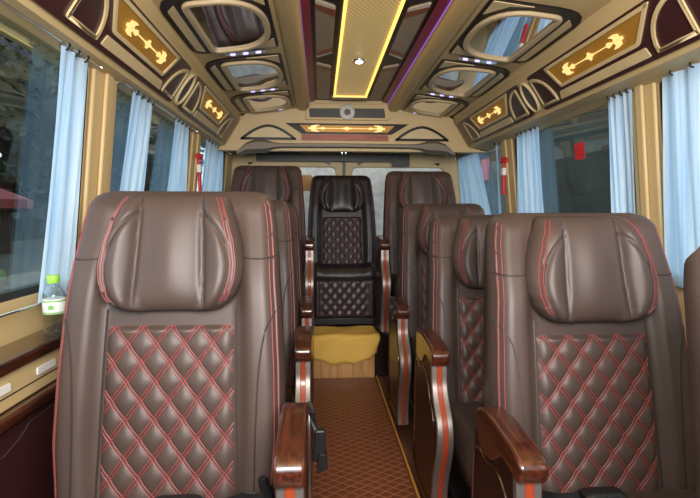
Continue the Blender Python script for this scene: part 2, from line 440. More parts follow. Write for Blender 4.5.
# ---------------------------------------------------------------- cove panels with lit emblems
def emblem_pts():
    """double-ended anchor: bar, middle lozenge, trefoil ends (half-length 1)"""
    top = [(0.0, .44), (.03, .20), (.10, .10), (.14, .05), (.56, .045), (.60, .26), (.70, .09), (.78, .08), (.80, .36), (.70, .62), (.80, .66), (.92, .52), (.93, .20), (1.0, .14), (1.0, 0)]
    R_ = top + [(a, -b) for a, b in reversed(top[:-1])]
    L_ = [(-a, b) for a, b in reversed(R_)]
    pts = R_[:-1]+[(0, -.44)]+[(-a, -b) for a, b in top[1:-1]]+[(-1, 0)]+[(-a, b) for a, b in reversed(top[1:-1])]
    return pts
def cove_fn(sgn):
    # s along the cabin, t 0 bottom .. 1 top, h out of the face
    n = Vector((-sgn*.148, 0, -.098)).normalized()
    return lambda s, t, h: (CX+sgn*lerp(.845, .747, t)+n.x*h, s, lerp(1.457, 1.605, t)+n.z*h)
SEC = ['nearer', 'farther']
for sgn in (-1, 1):
    sd = 'left' if sgn < 0 else 'right'
    fn = cove_fn(sgn); dy = -.05 if sgn < 0 else 0
    for k in range(2):
        y0, y1 = ((1.10, 2.135), (2.26, 3.245))[k]
        bx = ((1.40, 1.955), (2.44, 2.95))[k]
        y0 += dy; y1 += dy*(1 if k == 0 else .3); b0 = bx[0]+dy+(.05 if sgn < 0 and k == 0 else 0); b1 = bx[1]+dy
        e = empty('cove_panel', (0, 0, 0), '%s dark burgundy panel with lit gold anchor emblem above the %s windows' % (SEC[k], sd), 'wall panel', 'cove panels')
        m = MB(); m.prism(rounded([(y0, .02), (y1, .02), (y1, .99), (y0, .99)], .03), fn, .001, .010)
        obj('backing', m, 'burgundy', e)
        # lit box
        bp = rounded([(b0+.045, .36), (b1-.03, .36), (b1+.015, .94), (b0-.03, .94)], .015)
        bi = shrink(bp, .013)
        # t is a fraction: shrink in true lengths
        S = lambda pts: [(a, b/.1775) for a, b in pts]
        bp = [(a, b*.1775) for a, b in [(b0+.05, .36), (b1-.03, .36), (b1+.02, .94), (b0-.06, .94)]]
        bp = rounded(bp, .012); bi = shrink(bp, .013)
        m = MB(); m.ring(S(bp), S(bi), fn, .010, .017); obj('lamp_frame', m, 'inlay_beige', e, bevel=.003)
        gm = MB(); gm.prism(S(bi), fn, .010, .0115); g = obj('gold_plate', gm, 'gold', e) if 'gold' in M else None
        if g is None:
            M['gold'] = mat('gold', (.36, .17, .025), .45, .3, emit=(1, .50, .05), estr=.05, bump=.5, bscale=90)
            g = obj('gold_plate', gm, 'gold', e)
        cxm = (b0+b1)/2; hl = (b1-b0)*.33
        m = MB(); m.prism([(cxm+a*hl, .645+b*.20) for a, b in emblem_pts()], fn, .0116, .019); obj('emblem', m, 'emblem', e)
        # beige strip below
        st = rounded([(b0+.03, .10*.1775), (b1+.02, .10*.1775), (b1, .29*.1775), (b0+.035, .29*.1775)], .006)
        m = MB(); m.prism(S(st), fn, .010, .0135); obj('inlay', m, 'inlay_beige', e, bevel=.002)
        # quarter-round ends
        def quarter(ya, yb):                # ya = side of the lit box (low), yb = far side (tall)
            q = [(ya, .10*.1775), (yb, .10*.1775), (yb, .90*.1775)]
            for i in range(1, 9):
                a = i/9*pi/2
                q.append((lerp(yb, ya, sin(a)), lerp(.1, .90, cos(a)**.9)*.1775))
            return rounded(q, [.012, .01, .012]+[0]*8)
        for ya, yb in ((b1+.035, b1+.175), (b0+.0, b0-.16)):
            q = quarter(ya, yb)
            if k == 1 and yb > ya and b1+.175 > y1: q = quarter(ya, y1-.02)
            qi = shrink(q, .013)
            m = MB(); m.ring(S(q), S(qi), fn, .010, .016); obj('end_frame', m, 'inlay_beige', e, bevel=.002)
    # oval speaker between the panels
    yo = 2.195+dy
    so = empty('speaker', (0, 0, 0), 'narrow oval speaker grille between the %s cove panels' % sd, 'speaker', 'oval speakers')
    ov = [(yo+.05*cos(2*pi*i/28), .5*.1775+.44*.1775*sin(2*pi*i/28)) for i in range(28)]
    S = lambda pts: [(a, b/.1775) for a, b in pts]
    m = MB(); m.ring(S(ov), S(shrink(ov, .009)), fn, .001, .020); obj('rim', m, 'inlay_beige', so, bevel=.003)
    m = MB(); m.prism(S(shrink(ov, .009)), fn, .001, .011); obj('mesh_cover', m, 'grille', so)

# ---------------------------------------------------------------- bulkhead over the last row
half = [(.985, 1.415), (.845, 1.45), (.747, 1.605), (.705, 1.662), (.36, 1.702), (.30, 1.77)]
bl = both([(.985, 1.415)] + half[1:])
m = MB(); m.prism(bl, lambda a, b, h: (a, h, b), BK, BK+.06); m.box(CX-.985, CX+.985, BK, Y_END, 1.76, 1.86)
m.box(CX-.985, CX+.985, BK+.06, Y_END, 1.62, 1.66)
struct('wall_bulkhead', m, 'beige')
bf = lambda a, b, h: (a, BK-h, b)
e = empty('air_vent', (0, 0, 0), 'dark grey grille with round silver speaker in a beige frame above the rear seats', 'vent')
fr = rounded([(-.095, 1.625), (.48, 1.625), (.48, 1.735), (-.095, 1.735)], .008); fi = rounded([(-.068, 1.64), (.455, 1.64), (.445, 1.705), (-.072, 1.70)], .012)
m = MB(); m.prism(fr, bf, .001, .016); obj('frame', m, 'beige', e, bevel=.004)
m = MB(); m.prism(fi, bf, .016, .019); obj('grille', m, 'grille', e)
ci = [(.19+.052*cos(2*pi*i/30), 1.675+.052*sin(2*pi*i/30)) for i in range(30)]; cj = [(.19+.020*cos(2*pi*i/30), 1.675+.020*sin(2*pi*i/30)) for i in range(30)]
m = MB(); m.ring(ci, cj, bf, .019, .031); obj('speaker_ring', m, 'grey_ring', e, bevel=.004)
m = MB(); m.prism(cj, bf, .019, .022); obj('speaker_cone', m, 'black', e)
e = empty('emblem_light', (0, 0, 0), 'lit gold emblem plate in a dark frame above the rear centre seat', 'light')
m = MB(); m.prism([(-.235, 1.602), (.62, 1.602), (.50, 1.530), (-.12, 1.530)], bf, .001, .008); obj('frame', m, 'black_gloss', e)
m = MB(); m.prism([(-.135, 1.588), (.52, 1.588), (.470, 1.543), (-.09, 1.543)], bf, .008, .011); obj('gold_plate', m, 'gold', e)
m = MB(); m.prism([(.187+a*.265, 1.567+b*.034) for a, b in emblem_pts()], bf, .0112, .018); obj('emblem', m, 'emblem', e)
m = MB(); m.prism([(-.124, 1.526), (.476, 1.526), (.476, 1.486), (-.124, 1.486)], bf, .001, .010); o = obj('wood_strip', m, 'mahogany'); tag(o, 'glossy reddish wood strip under the lit emblem on the rear bulkhead', 'wood strip')
for sgn in (-1, 1):
    pts = []
    ca = CX-.018+sgn*.532
    for i in range(13):
        t = i/12*2-1; pts.append((ca+t*.19, 1.497+.095*(1-abs(t)**1.7)))
    pts = rounded([(ca-.19, 1.487), (ca+.19, 1.487)]+pts[::-1], .012, 2)
    e = empty('arched_panel', (0, 0, 0), 'beige arched panel with black outline on the %s of the rear bulkhead' % ('left' if sgn < 0 else 'right'), 'panel')
    m = MB(); m.ring(pts, shrink(pts, .017), bf, .001, .008); obj('outline', m, 'black_gloss', e)
    m = MB(); m.prism(shrink(pts, .017), bf, .001, .004); obj('infill', m, 'inlay_beige', e)
# padded valance under the bulkhead
m = MB()
prof = []
for i in range(25):
    t = i/24; x = lerp(CX-.76, CX+.74, t); u = abs(t*2-1)
    zc = 1.450-.005*u-.05*sstep(.88, 1, u); hz = .016+.026*sstep(.62, .78, u)*(1-sstep(.85, 1, u))
    prof.append([(x, BK-.045, zc-hz*.6), (x, BK-.045, zc+hz*.5), (x, BK-.02, zc+hz), (x, BK+.05, zc+hz), (x, BK+.05, zc-hz), (x, BK-.02, zc-hz)])
m.loft(prof); struct('trim_%d' % tn, m, 'dark_trim', smooth=True); tn += 1

# ---------------------------------------------------------------- rear doors
m = MB()
for a, b in ((-.80, -.785), (1.20, 1.25)): m.box(a, b, Y_END-.01, Y_END+.05, 0, 1.70)
m.box(-.83, 1.27, Y_END, Y_END+.06, -.05, .70); m.box(-.83, 1.27, Y_END, Y_END+.06, 1.50, 1.86)
struct('wall_rear', m, 'beige')
for dn, (a, b) in enumerate(((-.785, .192), (.208, 1.20))):
    fr = rounded([(a, .70), (b, .70), (b, 1.50), (a, 1.50)], .01); w0 = a+.16 if dn == 0 else a+.06; w1 = b-.06 if dn == 0 else b-.16
    n = len(fr)
    wi = rounded([(w0, .80), (w1, .80), (w1, 1.365), (w0, 1.365)], .05)
    fr = rounded([(a, .70), (b, .70), (b, 1.50), (a, 1.50)], .05)
    rf = lambda x, z, h: (x, Y_END-h, z)
    m = MB(); m.ring(fr, wi, rf, -.03, .03); o = struct('door_%d' % (dn+1), m, 'beige', bevel=.008)
    m = MB(); m.prism(shrink(wi, -.004), rf, -.012, -.006); struct('pane', m, 'grey_glass', o)
    for sx, xx in ((1, w0+.02), (-1, w1-.02)):
        m = MB(); m.prism([(xx+sx*.02, 1.402), (xx+sx*.07, 1.402), (xx+sx*.03, 1.378)], rf, .031, .036); struct('vent_slot', m, 'dark_panel', o)
    if dn == 0:
        m = MB(); m.prism(rounded([(-.15, 1.17), (-.06, 1.17), (-.06, 1.30), (-.15, 1.30)], .02), rf, .006, .028); q_ = struct('amber_panel', m, 'amber', o)
m = MB(); m.box(.190, .210, Y_END-.06, Y_END-.005, .70, 1.50); struct('trim_%d' % tn, m, 'black'); tn += 1
m = MB(); m.box(CX-.70, CX+.52, Y_END-.16, Y_END-.10, 1.402, 1.456)
m.prism([(CX-.62, 1.418), (CX-.60, 1.465), (CX-.36, 1.465), (CX-.33, 1.418)], lambda a, b, h: (a, Y_END-.161-h, b), 0, .01); m.box(CX+.38, CX+.52, Y_END-.17, Y_END-.161, 1.36, 1.462)
o = obj('luggage_rail', m, 'black'); tag(o, 'black rail across the top of the rear doors behind the last row', 'rail')

# ---------------------------------------------------------------- left wall ledges and lower panels
def lwall(m, y0, y1, x0, x1, z0, z1): m.box(x0, x1, y0, y1, z0, z1)
m = MB(); m.box(-.802, -.700, .2, 2.7, .618, .650); o = obj('window_ledge', m, 'walnut', bevel=.008, seg=3); tag(o, 'glossy walnut ledge under the left windows, holding a water bottle', 'ledge')
e = empty('side_panel', (0, 0, 0), 'beige panel with white slots below the walnut window ledge', 'panel')
m = MB(); m.box(-.803, -.715, .2, 2.7, .532, .617); obj('panel', m, 'beige', e, bevel=.005)
m = MB(); m.box(-.7149, -.7135, .2, 2.7, .562, .565); obj('seam', m, 'seam', e)
for y in (1.02, 1.205):
    m = MB(); m.prism(rounded([(y, .574), (y+.082, .574), (y+.082, .594), (y, .594)], .005), lambda a, b, h: (-.7148+h, a, b), 0, .004); obj('slot', m, 'white', e, bevel=.001)
m = MB(); m.box(-.803, -.690, .2, 2.7, .500, .531); o = obj('lower_ledge', m, 'walnut', bevel=.008, seg=3); tag(o, 'lower walnut ledge running beneath the beige slotted panel on the left', 'ledge')
m = MB(); m.prism([(.2, .01), (2.7, .01), (2.7, .499), (.2, .499)], lambda a, b, h: (-.80+h, a, b), 0, .09); o = obj('kick_panel', m, 'burgundy', bevel=.004); tag(o, 'dark burgundy panel below the lower ledge beside the left front seat', 'panel')
m = MB(); m.tube([(-.709, .6, .44), (-.709, 1.0, .445), (-.709, 1.06, .437), (-.709, 1.12, .452), (-.709, 1.16, .474), (-.709, 1.3, .476)], .0018); obj('groove', m, 'seam', o)

# ================================================================ SEATS
Z0, Z1 = .315, 1.035
HWT = [(.33, .222), (.39, .238), (.50, .2465), (.62, .2445), (.74, .239), (.86, .2305), (.95, .2235), (1.0, .216), (1.02, .206), (1.030, .192), (1.035, .172)]
def hw(z): return interp(HWT, z)
def yspine(z):
    t = (z-.38)/.655
    return .14*t-.012*sin(pi*max(0, min(1, t)))
def yfront(x, z):
    u = min(1, abs(x)/hw(z))
    bol = .030*sstep(.58, .74, u)*(1-.75*sstep(.80, 1, z))
    roll = .055*max(0, (u-.84)/.16)**2.4
    y = yspine(z)-bol+roll
    top = .05*max(0, (z-.985)/.05)**2.2
    y += max(top, .0)-min(top, roll)*.85
    y += .03*max(0, (.39-z)/.06)**2
    return y
def back_mesh():
    m = MB(); rings = []
    zs = [lerp(Z0, .978, i/44) for i in range(45)] + [.985, .995, 1.003, 1.011, 1.018, 1.024, 1.029, 1.0325, 1.035]
    for z in zs:
        h = hw(z); top = max(0, (z-.985)/.05)
        r = []
        for i in range(49):
            u = -1+2*i/48; u = (abs(u)**.8)*(1 if u > 0 else -1); r.append((u*h, yfront(u*h, z), z))
        yb = yspine(z)+.125-.045*top**2.2
        for i in range(17):
            u = 1-2*i/16; e = .05*abs(u)**5
            r.append((u*h*.995, max(yb-e, yfront(u*h, z)+.004), z))
        rings.append(r)
    m.loft(rings); return m
PZ0, PZ1 = .335, .736
def phw(z): return lerp(.1445, .1375, (z-PZ0)/(PZ1-PZ0))
DW, DH = .0605, .079
def puff(x, z):
    a = x/DW+(z-PZ1)/DH; b = x/DW-(z-PZ1)/DH
    return sqrt(abs(sin(pi*a))*abs(sin(pi*b)))
def ypanel(x, z):
    u = abs(x)/phw(z)
    edge = max(0, 1-abs(u)**14)*sstep(0, .012, PZ1-z)
    return yspine(z)-.0045-.0095*puff(x, z)*edge+.006*(1-edge)
def quilt_mesh():
    m = MB(); rows = []
    nz, nx = 110, 84
    for i in range(nz+1):
        z = lerp(PZ0, PZ1, i/nz); h = phw(z)
        rows.append([(lerp(-h, h, j/nx), ypanel(lerp(-h, h, j/nx), z), z) for j in range(nx+1)])
    o = m.grid(rows)
    return m
def stitch_mesh(surface, clip, z0, z1, dw, dh, zr, off=.0042, r=.0014, lift=.0012):
    m = MB()
    for sg in (1, -1):
        for n in range(-14, 15):
            for d in (-off, off):
                # line: x/dw + sg*(z-zr)/dh = n  -> x
                run = []
                for i in range(61):
                    z = lerp(z0, z1, i/60)
                    x = (n-sg*(z-zr)/dh)*dw+d
                    if abs(x) < clip(z)-.002: run.append((x, surface(x, z)-lift, z))
                    else:
                        if len(run) > 1: m.tube(run, r, 4)
                        run = []
                if len(run) > 1: m.tube(run, r, 4)
    return m
# head pillow
HZ0, HZ1 = .768, 1.026
PT = [(0, .092), (.03, .116), (.08, .135), (.16, .150), (.28, .161), (.40, .164), (.56, .158), (.75, .144), (.88, .131), (.95, .122), (.985, .114), (1, .104)]
def pw(t): return interp(PT, t)*.975
def wing_x(t): return .070+.062*max(0, sin(pi*min(1, max(0, (t+.06)*1.14))))**.7
def ypill(x, z):
    t = (z-HZ0)/(HZ1-HZ0); x = abs(x); u = min(1, x/pw(t))
    ed = max(0, 1-u**6)**.5*max(0, 1-abs(2*t-1)**6)**.45
    xc = lerp(.076, .066, t)
    seam = .011*exp(-((x-xc)/.006)**2)
    wing = .026*sstep(.40, .72, u)*(1-.35*sstep(.82, 1, t))
    s2 = .008*exp(-((x-wing_x(t))/.0055)**2)*(1 if .02 < t < .83 else 0)
    belly = .010*(1-sstep(0, .8, x/xc))*sin(pi*max(0, min(1, t)))
    return yspine(z)-.010-ed*(.038+wing+belly-seam-s2)
def pillow_mesh():
    m = MB(); rings = []
    n = 70
    ts = sorted(set([i/52 for i in range(53)]+[.006, .012, .03, .97, .988, .994]))
    for t in ts:
        z = lerp(HZ0, HZ1, t); h = pw(t)
        fr = []
        for j in range(n+1):
            u = -1+2*j/n; u = (1-(1-abs(u))**1.15)*(1 if u > 0 else -1)
            fr.append((u*h, ypill(u*h, z), z))
        bk = [(h*(1-2*j/10)*.98, yspine(z)+.012, z) for j in range(11)]
        rings.append(fr+bk)
    m.loft(rings); return m
def pline(k, t0=.1, t1=.965, lift=.0015, n=30):
    return lambda s: [(s*pw(lerp(t0, t1, i/n))*k, ypill(pw(lerp(t0, t1, i/n))*k, lerp(HZ0, HZ1, lerp(t0, t1, i/n)))-lift, lerp(HZ0, HZ1, lerp(t0, t1, i/n))) for i in range(n+1)]
# seat cushion: rounded block with a quilted top
def cushion_mesh(L_):
    m = MB(); rings = []
    w = .226
    for i in range(31):
        t = i/30; y = lerp(.03, -L_, t); e = max(0, (t-.80)/.20)
        top = .405-.05*e**2.5; bot = .29+.03*e
        ww = w-.03*e**3
        r = []
        for j in range(33):
            x = -ww+2*ww*j/32; u = abs(x)/ww
            q = .006*sqrt(abs(sin(pi*(x/.0605+y/.079)))*abs(sin(pi*(x/.0605-y/.079)))) if abs(x) < .15 else 0
            bol = .016*sstep(.62, .78, u)
            r.append((x, y, top+q+bol-.06*max(0, (u-.85)/.15)**2.5))
        r += [(ww*.96, y, bot), (-ww*.96, y, bot)]
        rings.append(r)
    m.loft(rings); return m
def ylegrest(x, z): return -.268-.010*sqrt(abs(sin(pi*(x/DW+z/DH)))*abs(sin(pi*(x/DW-z/DH))))
def legrest_mesh():
    m = MB(); rings = []
    for i in range(31):
        t = i/30; z = lerp(.05, .335, t); r = []
        h = .205
        for j in range(41):
            x = -h+2*h*j/40; u = abs(x)/h
            q = .010*sqrt(abs(sin(pi*(x/DW+z/DH)))*abs(sin(pi*(x/DW-z/DH)))) if abs(x) < .15 else -.001
            bol = .012*sstep(.73, .80, u)
            r.append((x, -.268-q-bol+.04*max(0, (u-.88)/.12)**2+.03*max(0, (t-.92)/.08)**2+.04*max(0, (.06-t)/.06)**2, z))
        r += [(h*.97, -.22, z), (-h*.97, -.22, z)]
        rings.append(r)
    m.loft(rings); return m
# armrest profile in (y, z)
FP = [(-.200, .552), (-.203, .50), (-.208, .455), (-.232, .415), (-.268, .375), (-.285, .335), (-.285, .29), (-.266, .235), (-.240, .17), (-.228, .10), (-.232, .04)]
def smooth_poly(P, n=4):
    out = []
    for i in range(len(P)-1):
        p0 = Vector(P[max(0, i-1)]); p1 = Vector(P[i]); p2 = Vector(P[i+1]); p3 = Vector(P[min(len(P)-1, i+2)])
        for k in range(n):
            t = k/n
            out.append(tuple(.5*((2*p1)+(-p0+p2)*t+(2*p0-5*p1+4*p2-p3)*t*t+(-p0+3*p1-3*p2+p3)*t**3)))
    return out+[P[-1]]
FPS = smooth_poly(FP)
def arm(parent, s):
    xa = s*.274
    def fx(a, b, h): return (xa+h, a, b)
    m = MB(); m.prism([(.04, .03), (.04, .50), (.0, .545)]+FPS, fx, -.022, .022); p = obj('armrest', m, 'dark_panel', parent)
    # recessed outline on the aisle side
    m = MB(); outl = smooth_poly([(-.185, .40), (-.15, .45), (-.10, .475), (-.04, .46), (.0, .47), (.04, .44), (.045, .3), (.045, .08), (-.09, .06), (-.2, .08), (-.235, .2), (-.245, .30), (-.22, .37), (-.185, .40)], 3)
    m.tube([(xa+s*.0225, a, b) for a, b in outl[:-1]], .0025, 5, True); obj('panel_moulding', m, 'walnut', p, smooth=True)
    cap = smooth_poly([(.012, .50), (.015, .562), (.0, .578), (-.05, .585), (-.12, .582), (-.19, .574), (-.218, .564), (-.229, .548), (-.224, .522), (-.205, .515), (-.16, .522), (-.125, .52), (-.09, .49), (-.05, .478), (-.01, .482), (.012, .50)], 3)[:-1]
    m = MB(); m.prism(cap, fx, -.0275, .0275); obj('arm_top', m, 'walnut', p, bevel=.008, seg=3)
    def strip(w, dd, z_from, lift):
        mm = MB(); rows = []
        for i, (a, b) in enumerate(FPS):
            if b > z_from: continue
            rows.append([(xa-w, a-lift+.014, b), (xa-w, a-lift-dd, b), (xa+w, a-lift-dd, b), (xa+w, a-lift+.014, b)])
        mm.loft(rows); return mm
    obj('front_trim', strip(.0245, .006, .53, 0), 'silver', p, bevel=.003)
    obj('red_inlay', strip(.0085, .009, .529, 0), 'red_inlay', p, bevel=.002)
    return p
MESH = {}
def part(key, name, builder, material, parent, **k):
    if key in MESH:
        o = MESH[key].copy(); COL.objects.link(o); o.parent = parent; return o
    o = obj(name, builder(), material, parent, **k); MESH[key] = o; return o
def edge_line(s, k, r, z0, z1, lift, n=64):
    m = MB(); P = []
    for i in range(n+1):
        z = lerp(z0, z1, i/n); P.append((s*hw(z)*k, yfront(hw(z)*k, z)-lift, z))
    m.tube(P, r, 6); return m
def on_front(x, z, l=.0004): return (x, yfront(x, z)-l, z)
def shoulder_seam(s):
    m = MB(); m.tube([on_front(s*lerp(.150, .226, i/12), .884-.004*sin(i/12*pi)) for i in range(13)], .0021, 5); return m
def bolster_seam(s):
    m = MB()
    P = smooth_poly([(.238, .772), (.228, .764), (.208, .728), (.196, .66), (.190, .57), (.187, .47), (.186, .345)], 5)
    m.tube([on_front(s*a, b) for a, b in P], .0022, 5); return m
def centre_seam(s):
    m = MB(); m.tube([on_front(s*lerp(.1395, .148, i/20), lerp(.77, .345, i/20)) for i in range(21)], .0028, 5); return m
def on_pill(s, x, t, l=.0003):
    z = lerp(HZ0, HZ1, t); return (s*x, ypill(x, z)-l, z)
def pillow_seam(s):
    m = MB(); m.tube([on_pill(s, lerp(.076, .066, i/24), lerp(.03, .97, i/24)) for i in range(25)], .0020, 5); return m
def wing_seam(s):
    m = MB(); m.tube([on_pill(s, wing_x(lerp(.05, .80, i/28)), lerp(.05, .80, i/28)) for i in range(29)], .0019, 5); return m
def pillow_stitch(s, k): 
    m = MB(); m.tube(pline(k)(s), .0014, 5); return m
def pillow_band(s):
    m = MB(); m.tube(pline(.868, lift=-.0016)(s), .0036, 5); return m
def build_base():
    m = MB(); m.box(-.20, .20, -.26, .06, 0, .06); m.box(-.17, .17, -.20, .03, .05, .285)
    return m
def build_strap():
    m = MB(); m.loft([[(x, -.055-.01*sin(i*.8), .408+.010*sin(i*.9)+dz) for x, dz in ((lerp(.02, .215, i/10), -.013), (lerp(.02, .215, i/10)-.004, .013), (lerp(.02, .215, i/10)+.004, .016))] for i in range(11)])
    return m
def build_buckle():
    m = MB(); m.loft([[(lerp(-.01, .085, i/6)+.004*b, -.075-.022*a*(1-.3*(i == 0)), .418+.018*b*(1-.35*(i in (0, 6)))) for a, b in ((1, -1), (1, .6), (.6, 1), (-.6, 1), (-1, .6), (-1, -1))] for i in range(7)])
    return m
def build_clip():
    m = MB(); m.tube([(.222, -.05, .39), (.217, -.055, .43), (.208, -.06, .462)], [.014, .013, .009], 8)
    return m
def make_seat(loc, label, arm_side, drop=0, legrest=False, short=0, belt=0, cdrop=.035, adrop=0):
    e = empty('coach_seat', loc, label, 'seat', 'coach seats')
    up = []
    def P(key, name, builder, material, parent, **k):
        o = part(key, name, builder, material, parent, **k)
        if parent is e: up.append(o)
        return o
    bk = P('back', 'backrest', back_mesh, 'leather', e, smooth='all')
    q = P('quilt', 'quilted_panel', quilt_mesh, 'leather', e, smooth='all')
    P('qst', 'stitching', lambda: stitch_mesh(ypanel, phw, PZ0, PZ1-.002, DW, DH, PZ1), 'red_thread', q)
    p = P('pil', 'head_pillow', pillow_mesh, 'leather', e, smooth='all')
    for s in (-1, 1):
        for k in (.835, .90): P('pst%d%s' % (s, k), 'stitching', lambda: pillow_stitch(s, k), 'red_thread', p)
        P('pbd%d' % s, 'edge_band', lambda: pillow_band(s), 'band', p)
        P('pse%d' % s, 'seam', lambda: pillow_seam(s), 'seam', p)
        P('wse%d' % s, 'wing_seam', lambda: wing_seam(s), 'seam', p)
        P('pip%d' % s, 'piping', lambda: edge_line(s, .96, .0030, .35, 1.010, .0016), 'piping', bk)
        P('est%d' % s, 'edge_stitching', lambda: edge_line(s, .925, .0013, .36, 1.004, .0006), 'red_thread', bk)
        P('sse%d' % s, 'shoulder_seam', lambda: shoulder_seam(s), 'seam', bk)
        P('bse%d' % s, 'bolster_seam', lambda: bolster_seam(s), 'seam', bk)
        P('cse%d' % s, 'centre_seam', lambda: centre_seam(s), 'seam', bk)
    cu = P('cus%s' % short, 'seat_cushion', lambda: cushion_mesh(short or .40), 'leather', e, smooth='all')
    if legrest:
        l = P('leg', 'leg_rest', legrest_mesh, 'leather', e, smooth='all')
        P('lst', 'stitching', lambda: stitch_mesh(ylegrest, lambda z: .146, .065, .31, DW, DH, 0, .003, .0012, .0008), 'red_thread', l)
    if belt:
        b = P('belt', 'seat_belt', build_strap, 'black', e, smooth=True); b.scale = (belt, 1, 1)
        P('buck', 'buckle', build_buckle, 'black', b, bevel=.004); P('clip', 'clip', build_clip, 'black', b, smooth=True)
    for o in up: o.location.z = -drop
    ba = part('bas', 'pedestal', build_base, 'black', e, bevel=.01); ba.scale.z = (.285-drop)/.285
    if legrest: l.location.z = 0; l.scale.z = (.335-drop)/.335
    cu.location.z -= cdrop
    if belt: b.location.z -= .016
    if arm_side:
        key = 'arm%d' % arm_side
        if key in MESH: a_ = copy_tree(MESH[key], e)
        else: a_ = MESH[key] = arm(e, arm_side)
        a_.scale.z = (.585-adrop)/.585
    return e
make_seat((-.328, .985, 0), 'large brown leather seat in the left foreground beside the water bottle', 1, belt=1)
make_seat((-.330, 1.670, 0), 'brown leather seat directly behind the left foreground seat, only its right edge showing', 1)
make_seat((-.335, 2.290, 0), 'brown leather seat in the third left row, hidden but for its armrest', 1)
make_seat((-.335, 2.900, .256), 'dark leather seat on the raised rear platform, at the left window', 1, short=.30)
c_ = make_seat((.155, 3.270, .256), 'black leather rear centre seat with quilted leg rest at the end of the aisle', 0, drop=.03, legrest=True, short=.26, cdrop=0)
def recolour(o):
    if o.type == 'MESH':
        kind = o.name.split('.')[0]; k = {'backrest': 'black_leather', 'seat_cushion': 'black_leather', 'head_pillow': 'black_leather', 'quilted_panel': 'plum_leather', 'leg_rest': 'plum_leather', 'stitching': 'dark_thread', 'piping': 'dark_thread', 'edge_stitching': 'dark_thread', 'edge_band': 'dark_thread'}.get(kind)
        if k: o.material_slots[0].link = 'OBJECT'; o.material_slots[0].material = M[k]
    for ch in o.children: recolour(ch)
recolour(c_)
make_seat((.648, 2.900, .256), 'dark leather seat on the raised rear platform, at the right window', -1, drop=.03, short=.30)
make_seat((.640, 2.250, 0), 'third seat back on the right side, its full top edge showing', -1)
make_seat((.638, 1.600, 0), 'second seat back on the right side, directly behind the right foreground seat', -1, drop=.058)
r1 = make_seat((.668, 1.040, 0), 'large brown leather seat in the right foreground with red diamond stitching', -1, drop=.052, belt=-1, adrop=.046)
r1.scale.x = 1.03
for ch in r1.children:
    if ch.name.startswith('armrest'): ch.location.x += .008
make_seat((.772, .480, 0), 'seat cut off by the right edge of the photo, nearest the camera', 0, drop=.092)

# loose black belt buckle hanging in the aisle beside the left armrests
e = empty('seat_belt_buckle', (0, 0, 0), 'black seat belt buckle hanging in the aisle beside the left front armrest', 'buckle')
m = MB(); m.tube([(-.030, 1.10, .53), (-.022, 1.085, .51), (-.012, 1.078, .47)], .008, 6); obj('strap', m, 'black', e, smooth=True)
m = MB(); m.prism(rounded([(-.020, .40), (.012, .395), (.010, .475), (-.016, .475)], .006), lambda a, b, h: (a, 1.065+h, b), 0, .02); obj('buckle', m, 'black', e, bevel=.004)
m = MB(); m.prism(rounded([(-.010, .372), (.016, .385), (.012, .42), (-.006, .42)], .006), lambda a, b, h: (a, 1.058+h, b), 0, .03); obj('tongue', m, 'black', e, bevel=.004)

# ================================================================ CURTAINS AND RODS
def curtain_mesh(side, yt0, yt1, yb0, yb1, zt, zb, folds, inset=.030, amp=.010):
    m = MB(); rows = []; nz, ny = 26, max(40, folds*12)
    for i in range(nz+1):
        t = i/nz; z = lerp(zt, zb, t); r = []
        for j in range(ny+1):
            u = j/ny; ph = 2*pi*folds*u
            y = lerp(lerp(yt0, yt1, u), lerp(yb0, yb1, u), t)+.006*sin(ph*.5+t*2)
            a = amp*(.8-.25*t)
            x = wall_x(z, side)-side*(inset+a*sin(ph+.6*sin(t*3+u*5)))
            r.append((x, y, z))
        rows.append(r)
    m.grid(rows); return m, nz, ny
def curtain(side, yt0, yt1, yb0, yb1, folds, label, zt=1.432, zb=.735):
    m, nz, ny = curtain_mesh(side, yt0, yt1, yb0, yb1, zt, zb, folds)
    e = empty('curtain', (wall_x(zb, side)-side*.030, (yb0+yb1)/2, zb), label, 'curtain', 'light blue window curtains')
    for k, v in enumerate(m.v): m.v[k] = (v[0]-e.location.x, v[1]-e.location.y, v[2]-e.location.z)
    o = obj('cloth', m, 'curtain', e, smooth='all')
    me = o.data; uvl = me.uv_layers.new(name='UVMap')
    for lp in me.loops:
        vi = lp.vertex_index; i, j = divmod(vi, ny+1); uvl.data[lp.index].uv = (j/ny*abs(yt1-yt0)*1.0, i/nz)
    for k in range(max(2, folds)):
        u = (k+.25)/max(2, folds); y = lerp(yt0, yt1, u)
        c = Vector((wall_x(1.438, side)-side*.033, y, 1.436))-e.location
        m = MB(); m.tube([c+Vector((.0125*cos(a), .002*sin(a*2), .0125*sin(a))) for a in [2*pi*q/14 for q in range(14)]], .0028, 5, True)
        obj('ring', m, 'black', e, smooth=True)
    return e
curtain(-1, 1.345, 1.50, 1.30, 1.485, 3, 'pale blue curtain gathered at the pillar above the water bottle')
curtain(-1, 1.83, 2.05, 1.70, 1.96, 4, 'light blue curtain at the near end of the second left window')
curtain(-1, 2.345, 2.60, 2.23, 2.64, 4, 'light blue curtain at the far end of the second left window')
curtain(-1, 2.96, 3.50, 2.89, 3.60, 6, 'light blue curtain covering the rearmost left window')
curtain(1, .55, 1.535, .55, 1.55, 12, 'wide light blue curtain covering the window at the right edge')
curtain(1, 1.682, 1.83, 1.69, 1.84, 4, 'narrow light blue curtain at the near end of the window with the red sticker')
curtain(1, 2.415, 2.70, 2.41, 2.79, 5, 'light blue curtain at the far end of the window with the red sticker')
curtain(1, 3.36, 3.88, 3.09, 3.88, 6, 'light blue curtain at the far end of the rearmost right window')
